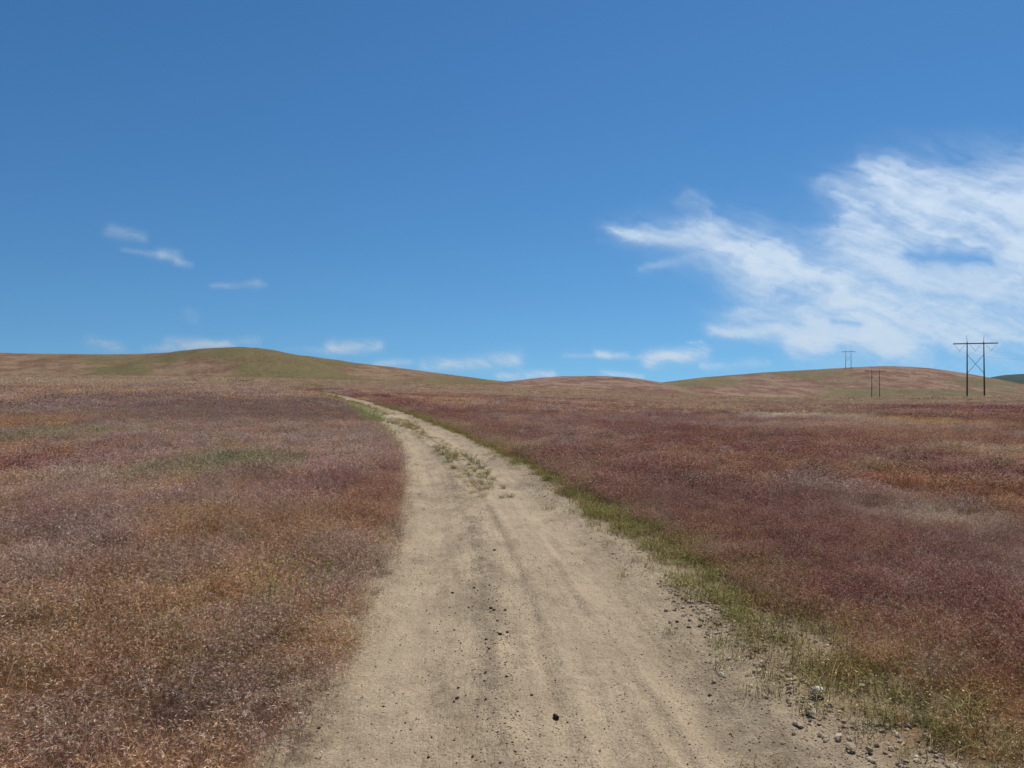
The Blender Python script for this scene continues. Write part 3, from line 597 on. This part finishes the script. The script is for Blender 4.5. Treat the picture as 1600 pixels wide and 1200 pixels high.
edge = lambda s, x, y: (np.exp(-((s - 1.42) / .24)**2) + .25 * (s > 1.6) * (s < 2.5)) * (.35 + .9 * sst(.4, .6, fbm(x * 2, y * 2, 219, 3)))
peb(2.2, 7, 1500, .004, .024, edge, (.42, .13, .03, .22, .20)); peb(7, 16, 260, .005, .020, edge, (.42, .15, .03, .2, .20))
flush('gravel', d, gc, 6, 'fine tan and dark gravel strewn over the dirt track', 'gravel')

# ------------------------------------------------------------------ single stones
def stone(u, v, wpx, mat, label, group=None, flat=.7, seed=1, sub=2, cat='stone'):
    x, y = unproj(u, v); x = np.array([x]); y = np.array([y]); r = wpx * float(y[0]) / F / 2
    me = rock_mesh('stone', seed, mat, sub, flat, .12); o = bpy.data.objects.new('stone', me); C.objects.link(o)
    o.scale = (r, r, r); o.location = (float(x[0]), float(y[0]), float(zsurf(x, y)[0]) + r * flat * .45); o.rotation_euler = (.1, .05, seed * 1.7)
    tag(o, label, cat, group); return o
stone(868, 1122, 11.5, MAT_STONE_D, 'largest dark rounded stone, alone on the pale dirt near the bottom centre', flat=1.05, seed=3, sub=3)
stone(1275, 1087, 26, MAT_STONE_L, 'fist-sized whitish rock lying in the stony right-hand verge', flat=.72, seed=8, sub=3)
stone(1233, 1080, 12, MAT_STONE_L, 'small pale rock just left of the whitish verge rock', seed=12)
stone(1326, 1172, 20, MAT_STONE_M, 'tan flat stone at the lower right edge of the track', seed=14, flat=.5)
stone(1108, 1079, 7.5, MAT_STONE_D, 'single dark flat stone on the smooth right wheel track', seed=17, flat=.45)
stone(1057, 972, 6, MAT_STONE_D, 'small dark stone on the right wheel track beyond the flat dark one', seed=18)
stone(831, 1089, 6.5, MAT_STONE_D, 'small dark flat stone behind and left of the largest dark stone', seed=19, flat=.5)
stone(713, 1013, 5, MAT_STONE_L, 'tiny whitish stone standing out among the dark clods', seed=21)
cl = [(707, 922, 6), (741, 920, 6.5), (765, 920, 4.5), (732, 948, 5), (767, 955, 7.5), (772, 958, 6), (789, 956, 7), (777, 975, 5.5), (710, 980, 4.5), (781, 996, 7.5), (760, 1002, 7), (720, 1003, 4), (765, 1017, 6),
      (772, 861, 6), (764, 940, 4), (793, 990, 6), (703, 944, 3.5), (776, 944, 4), (667, 947, 3.5), (671, 966, 3.5)]
for k, (u, v, w_) in enumerate(cl):
    stone(u, v, w_, MAT_STONE_D, 'small dark clod in the cluster on the loose middle strip of the track', 'dark clods clustered mid-track', seed=100 + k, flat=.65, sub=1)
cl = [(759, 1055, 6), (717, 1072, 5.5), (715, 1088, 8), (710, 1092, 5), (759, 1097, 6.5), (757, 1067, 5), (791, 1065, 6.5), (670, 1173, 6.5), (739, 1181, 7), (613, 1152, 4), (675, 1142, 5), (600, 1100, 5), (588, 1042, 4), (782, 1197, 6), (656, 1190, 4), (758, 1189, 4), (714, 1187, 4)]
for k, (u, v, w_) in enumerate(cl):
    stone(u, v, w_, MAT_STONE_D, 'small dark stone scattered on the dirt near the bottom of the track', 'dark stones scattered in the foreground', seed=200 + k, flat=.65, sub=1)
for k, (u, v, w_) in enumerate([(500, 1140, 7), (469, 1134, 6)]):
    stone(u, v, w_, MAT_STONE_D, ['dark stone at the left edge of the dirt, the one nearer the track', 'dark stone right beside the left grass edge'][k], seed=230 + k, flat=.55)

# ------------------------------------------------------------------ weeds
def plain_plant(name, c1, c2, trans=.35):
    M = NT(name); cv = M.n('SeparateColor', i_Color=M.attr('cv').outputs['Color']); c = M.mix(cv.outputs[0], c1, c2)
    dd = M.n('BsdfDiffuse', i_Color=c); t = M.n('BsdfTranslucent', i_Color=c); mx = M.n('MixShader', i_0=trans)
    M.t.links.new(dd.outputs[0], mx.inputs[1]); M.t.links.new(t.outputs[0], mx.inputs[2]); M.t.links.new(mx.outputs[0], M.out.inputs[0]); return M.m
MW1 = plain_plant('weed_leaf', (.17, .18, .07), (.36, .33, .17)); MW2 = plain_plant('bright_weed_leaf', (.18, .24, .06), (.36, .42, .14))
MYEL = plain_plant('yellow_petal', (.55, .48, .04), (.75, .68, .08)); MSTEM = plain_plant('weed_stem', (.20, .22, .09), (.32, .33, .15))
wm = [tri_mesh('weed', *leafy('weed', 600 + k, None, .16, 34, .04, .15, 12, .020, .0055)[:2], MW1, leafy('weed', 600 + k, None, .16, 34, .04, .15, 12, .020, .0055)[2]) for k in range(4)]
bmh = [tri_mesh('grass_tuft', *(lambda q: (q[0], q[1], MW2, q[2]))(leafy('t', 620 + k, None, .22, 70, .14, .34, 7, .06, .009))) for k in range(3)]
def weed(u, v, sc, meshes, name, label, group, k):
    x, y = unproj(u, v); z = float(zsurf(np.array([x]), np.array([y]))[0])
    o = bpy.data.objects.new(name, meshes[k % len(meshes)]); C.objects.link(o); o.location = (x, y, z); o.scale = (sc, sc, sc * .9); o.rotation_euler = (0, 0, k * 2.1); tag(o, label, 'weed', group); return o
for k, (u, v, sc) in enumerate([(686, 706, 1.5), (693, 712, 1.6), (700, 718, 1.3), (703, 724, 1.3), (712, 714, 1.0), (727, 713, 1.4), (736, 719, 1.5), (744, 726, 1.5), (752, 733, 1.4), (760, 741, 1.3), (757, 747, 1.0), (770, 750, .9), (788, 763, .75), (733, 728, .9), (742, 738, .8), (765, 758, .7), (708, 733, .7), (798, 778, .8), (784, 779, .6)]):
    weed(u, v, sc, wm, 'weed_clump', 'grey-green weed clump on the crown between the two wheel tracks', 'weeds on the crown of the track', k)
for k, (u, v, sc) in enumerate([(600, 657, 1.2), (607, 660, 1.4), (614, 662, 1.4), (620, 664, 1.2), (592, 653, 1.3), (626, 667, .9), (580, 649, 1.2)]):
    weed(u, v, sc * 1.3, wm, 'weed_clump', 'small weed on the far crown of the track before the bend', 'far weeds before the bend', k)
for k, (u, v, sc) in enumerate([(575, 662, 1.5), (567, 655, 1.5), (560, 650, 1.4), (581, 664, 1.3), (552, 645, 1.4), (545, 641, 1.3), (572, 657, 1.4), (536, 637, 1.2), (556, 647, 1.3)]):
    weed(u + 9, v + 2, sc * 1.25, bmh, 'green_tuft', 'bright green grass tuft at the left edge of the track by the bend', 'bright green tufts at the bend', k)
for k, (u, v, sc) in enumerate([(590, 683, 1.3), (597, 688, 1.4), (604, 693, 1.3), (611, 698, .9), (600, 690, 1.0), (588, 678, 1.0)]):
    weed(u + 10, v + 2, sc * 1.15, bmh if k % 2 else wm, 'green_tuft', 'dull green tuft overhanging the left track edge, nearer than the bend', 'green tufts nearer than the bend', k)
for k, (u, v, sc) in enumerate([(485, 606, 1.6), (492, 606, 1.8), (478, 605, 1.5), (500, 607, 1.5)]):
    weed(u, v, sc * 1.6, bmh, 'green_tuft', 'bright green tuft far off where the track leaves the crest', 'far green tufts at the crest', k)
for k, (u, v, sc) in enumerate([(1500, 1115, .7), (1440, 1130, .9), (1150, 925, 1.0), (1110, 905, 1.0)]):
    weed(u, v, sc, wm, 'weed_clump', ['low green weed at the lower right verge, nearest the frame edge', 'broad green weed on the bare patch of the right verge', 'grey-green weed in the right verge beside the dirt', 'dull green weed at the verge edge, second along the right side'][k], None, k)
# yellow-flowered weeds in the left field
def mustard(u, v, sc, seed, label):
    rnd = random.Random(seed); x, y = unproj(u, v); z = float(zg(np.array([x]), np.array([y]))[0])
    root = bpy.data.objects.new('flowering_weed', None); C.objects.link(root); root.location = (x, y, z); tag(root, label, 'wildflower')
    V = []; Fc = []; Co = []; FV = []; FF = []; FC = []
    for s in range(8):
        FV, FF, FC = [], [], []
        a = rnd.uniform(0, 6.28); le = rnd.uniform(.1, .45); hh = rnd.uniform(.34, .52) * sc; ax = Vector((math.cos(a), math.sin(a), 0)); side = Vector((-ax.y, ax.x, 0)); k0 = len(V)
        for k in range(5):
            t = k / 4; p = ax * hh * le * t + Vector((0, 0, hh * t)); V.extend([p - side * .0018, p + side * .0018]); Co.extend([(.5, 0, 0)] * 2)
        for k in range(4): Fc.append((k0 + 2 * k, k0 + 2 * k + 1, k0 + 2 * k + 3, k0 + 2 * k + 2))
        for q_ in range(9):
            t = rnd.uniform(.2, .9); p = ax * hh * le * t + Vector((0, 0, hh * t)); dd = Vector((rnd.gauss(0, 1), rnd.gauss(0, 1), rnd.uniform(.2, 1))).normalized(); sd_ = dd.cross(Vector((0, 0, 1))).normalized()
            k = len(V); V.extend([p, p + dd * .02 + sd_ * .005, p + dd * .045, p + dd * .02 - sd_ * .005]); Co.extend([(rnd.random(), 0, 0)] * 4); Fc.append((k, k + 1, k + 2, k + 3))
        top = ax * hh * le + Vector((0, 0, hh))
        for q_ in range(rnd.randint(2, 4)):
            c0 = top + Vector((rnd.gauss(0, .007), rnd.gauss(0, .007), rnd.uniform(-.012, .008)))
            for pt in range(4):
                a2 = pt * 1.571 + rnd.random(); dd = Vector((math.cos(a2), math.sin(a2), .35)); sd_ = Vector((-dd.y, dd.x, 0))
                k = len(FV); FV.extend([c0, c0 + dd * .004 + sd_ * .003, c0 + dd * .0085, c0 + dd * .004 - sd_ * .003]); FC.extend([(rnd.random(), 0, 0)] * 4); FF.append((k, k + 1, k + 2, k + 3))
        o = bpy.data.objects.new('flower', tri_mesh('flower', FV, FF, MYEL, FC)); C.objects.link(o); o.parent = root
    o = bpy.data.objects.new('foliage', tri_mesh('foliage', V, Fc, MSTEM, Co)); C.objects.link(o); o.parent = root
mustard(487, 975, 1.0, 1, 'yellow-flowered weed close to the left edge of the dirt track'); mustard(452, 985, 1.0, 2, 'yellow-flowered weed in the red grass, middle one of three'); mustard(418, 975, .95, 3, 'yellow-flowered weed deepest in the grass left of the track')
# a few long bent dry stalks
MST = plain_plant('dry_stalk_straw', (.42, .33, .19), (.55, .45, .28), .2)
def tube(bm, pts, rads, n=8):
    rings = []
    for i, p in enumerate(pts):
        a = Vector(pts[max(0, i - 1)]); b = Vector(pts[min(len(pts) - 1, i + 1)]); d = (b - a).normalized()
        u_ = d.cross(Vector((0, 0, 1))); u_ = u_.normalized() if u_.length > 1e-3 else Vector((1, 0, 0)); w_ = d.cross(u_).normalized()
        r_ = rads[i] if hasattr(rads, '__len__') else rads
        rings.append([bm.verts.new(Vector(p) + (u_ * math.cos(6.2832 * k / n) + w_ * math.sin(6.2832 * k / n)) * r_) for k in range(n)])
    for a, b in zip(rings, rings[1:]):
        for k in range(n): bm.faces.new((a[k], a[(k + 1) % n], b[(k + 1) % n], b[k]))
    bm.faces.new(rings[0][::-1]); bm.faces.new(rings[-1])
def bobj(name, bm, mat, parent=None, smooth=True):
    bmesh.ops.recalc_face_normals(bm, faces=bm.faces[:]); me = bpy.data.meshes.new(name); bm.to_mesh(me); bm.free(); me.materials.append(mat)
    me.polygons.foreach_set('use_smooth', [smooth] * len(me.polygons))
    o = bpy.data.objects.new(name, me); C.objects.link(o)
    if parent: o.parent = parent
    return o

# ------------------------------------------------------------------ power line
LD = Vector((.335, .942, 0)).normalized(); LC = Vector((LD.y, -LD.x, 0))          # along the line, along the crossarm
SPOT = [(170.2, 284.0), (282.0, 600.0), (374.0, 860.0)]
HP, SP, ARM = 20.4, 5.35, 14.4
def frame():
    root = bpy.data.objects.new('power_pole', None); C.objects.link(root)
    for sg in (-1, 1):
        bm = bmesh.new(); tube(bm, [(sg * (SP / 2 + .12), 0, -2.5), (sg * (SP / 2 + .06), 0, 8), (sg * SP / 2, 0, HP + .25)], [.29, .24, .17], 12); bobj('pole', bm, MAT_WOOD, root)
        bm = bmesh.new(); tube(bm, [(sg * SP / 2, .2, HP - .9), (sg * (SP / 2 + .02), .2, HP + 1.2), (sg * (SP / 2 + .16), .2, HP + 2.7)], [.085, .07, .05], 6); bobj('shield_wire_peak', bm, MAT_METAL, root)
    bm = bmesh.new()
    for dy in (-.27, .27):
        bmesh.ops.create_cube(bm, size=1, matrix=__import__('mathutils').Matrix.Translation((0, dy, HP - .35)) @ __import__('mathutils').Matrix.Diagonal((ARM, .16, .36, 1)))
    bobj('crossarm', bm, MAT_WOOD, root, False)
    for sg in (-1, 1):
        bm = bmesh.new(); y_ = .32 * sg
        tube(bm, [(-sg * (SP / 2 - .05), y_ * .9, HP - 4.4), (sg * (SP / 2 - .02), y_ * .9, HP - 11.2)], .075, 6); bobj('cross_brace', bm, MAT_WOOD, root)
    for cx_ in (-SP + .25, 0, SP - .25):
        bm = bmesh.new(); bot = Vector((cx_, 0, HP - 3.0))
        for sg in (-1, 1):
            top = Vector((cx_ + sg * 1.95, 0, HP - .55))
            if abs(top.x) > ARM / 2 - .1: top.x = math.copysign(ARM / 2 - .15, top.x)
            pts = []; rad = []; nn_ = 22
            for k in range(nn_ + 1): pts.append(top.lerp(bot, k / nn_)); rad.append(.02 if (k % 2 == 0 or k < 4) else .075)
            tube(bm, pts, rad, 7)
        tube(bm, [bot + Vector((0, -.3, -.1)), bot, bot + Vector((0, .3, -.1))], .05, 6)
        bobj('insulator', bm, MAT_INS, root)
    return root
root = frame()
kids = list(root.children)
tops = []
labels = ['tall two-legged dark wooden power pole nearest the camera, at the right of the field', 'dark two-legged power pole standing at the foot of the right-hand hill', 'tiny two-legged power pole on the skyline of the right-hand hill']
def line_z(x, y, i):
    if i == 0: return HC - 10.0 / F * y
    if i == 1: return HC - 9.0 / F * y
    return HC + (VH - 577.5) / F * y
for i, (x, y) in enumerate(SPOT):
    o = root
    if i:
        o = root.copy(); C.objects.link(o)
        for ch in kids: c2_ = ch.copy(); C.objects.link(c2_); c2_.parent = o
    o.location = (x, y, line_z(x, y, i)); o.rotation_euler = (0, 0, math.atan2(LC.y, LC.x) + (.0, .06, .0)[i]); sc = (1.0, 1.02, 1.0)[i]; o.scale = (sc, sc, sc)
    tag(o, labels[i], 'power pole', 'power poles marching over the hill'); tops.append(Vector(o.location))
prev = tops[0] - LD * 330; prev.z = -1.0; stations = [prev] + tops + [tops[2] + LD * 280 + Vector((0, 0, -30))]
wl = ['leftmost low conductor hanging from the left insulator of each power pole', 'middle conductor hanging between the legs of each power pole', 'rightmost low conductor hanging from the right insulator of each power pole', 'thin shield wire running over the left pole tops', 'thin shield wire running over the right pole tops']
for k, (off, hz, rad) in enumerate([(-SP + .25, HP - 3.05, .016), (0, HP - 3.05, .016), (SP - .25, HP - 3.05, .016), (-SP / 2 - .16, HP + 2.7, .006), (SP / 2 + .16, HP + 2.7, .006)]):
    bm = bmesh.new(); pts = []
    for a, b in zip(stations, stations[1:]):
        for q_ in range(24):
            t = q_ / 24; p = a.lerp(b, t) + LC * off; p.z = a.z + (b.z - a.z) * t + hz - (8.5 if k < 3 else 6.0) * 4 * t * (1 - t) * ((b - a).length / 330)**2; pts.append(p)
    tube(bm, pts, rad, 4); o = bobj('power_line', bm, MAT_METAL); tag(o, wl[k], 'wire', 'wires of the power line')
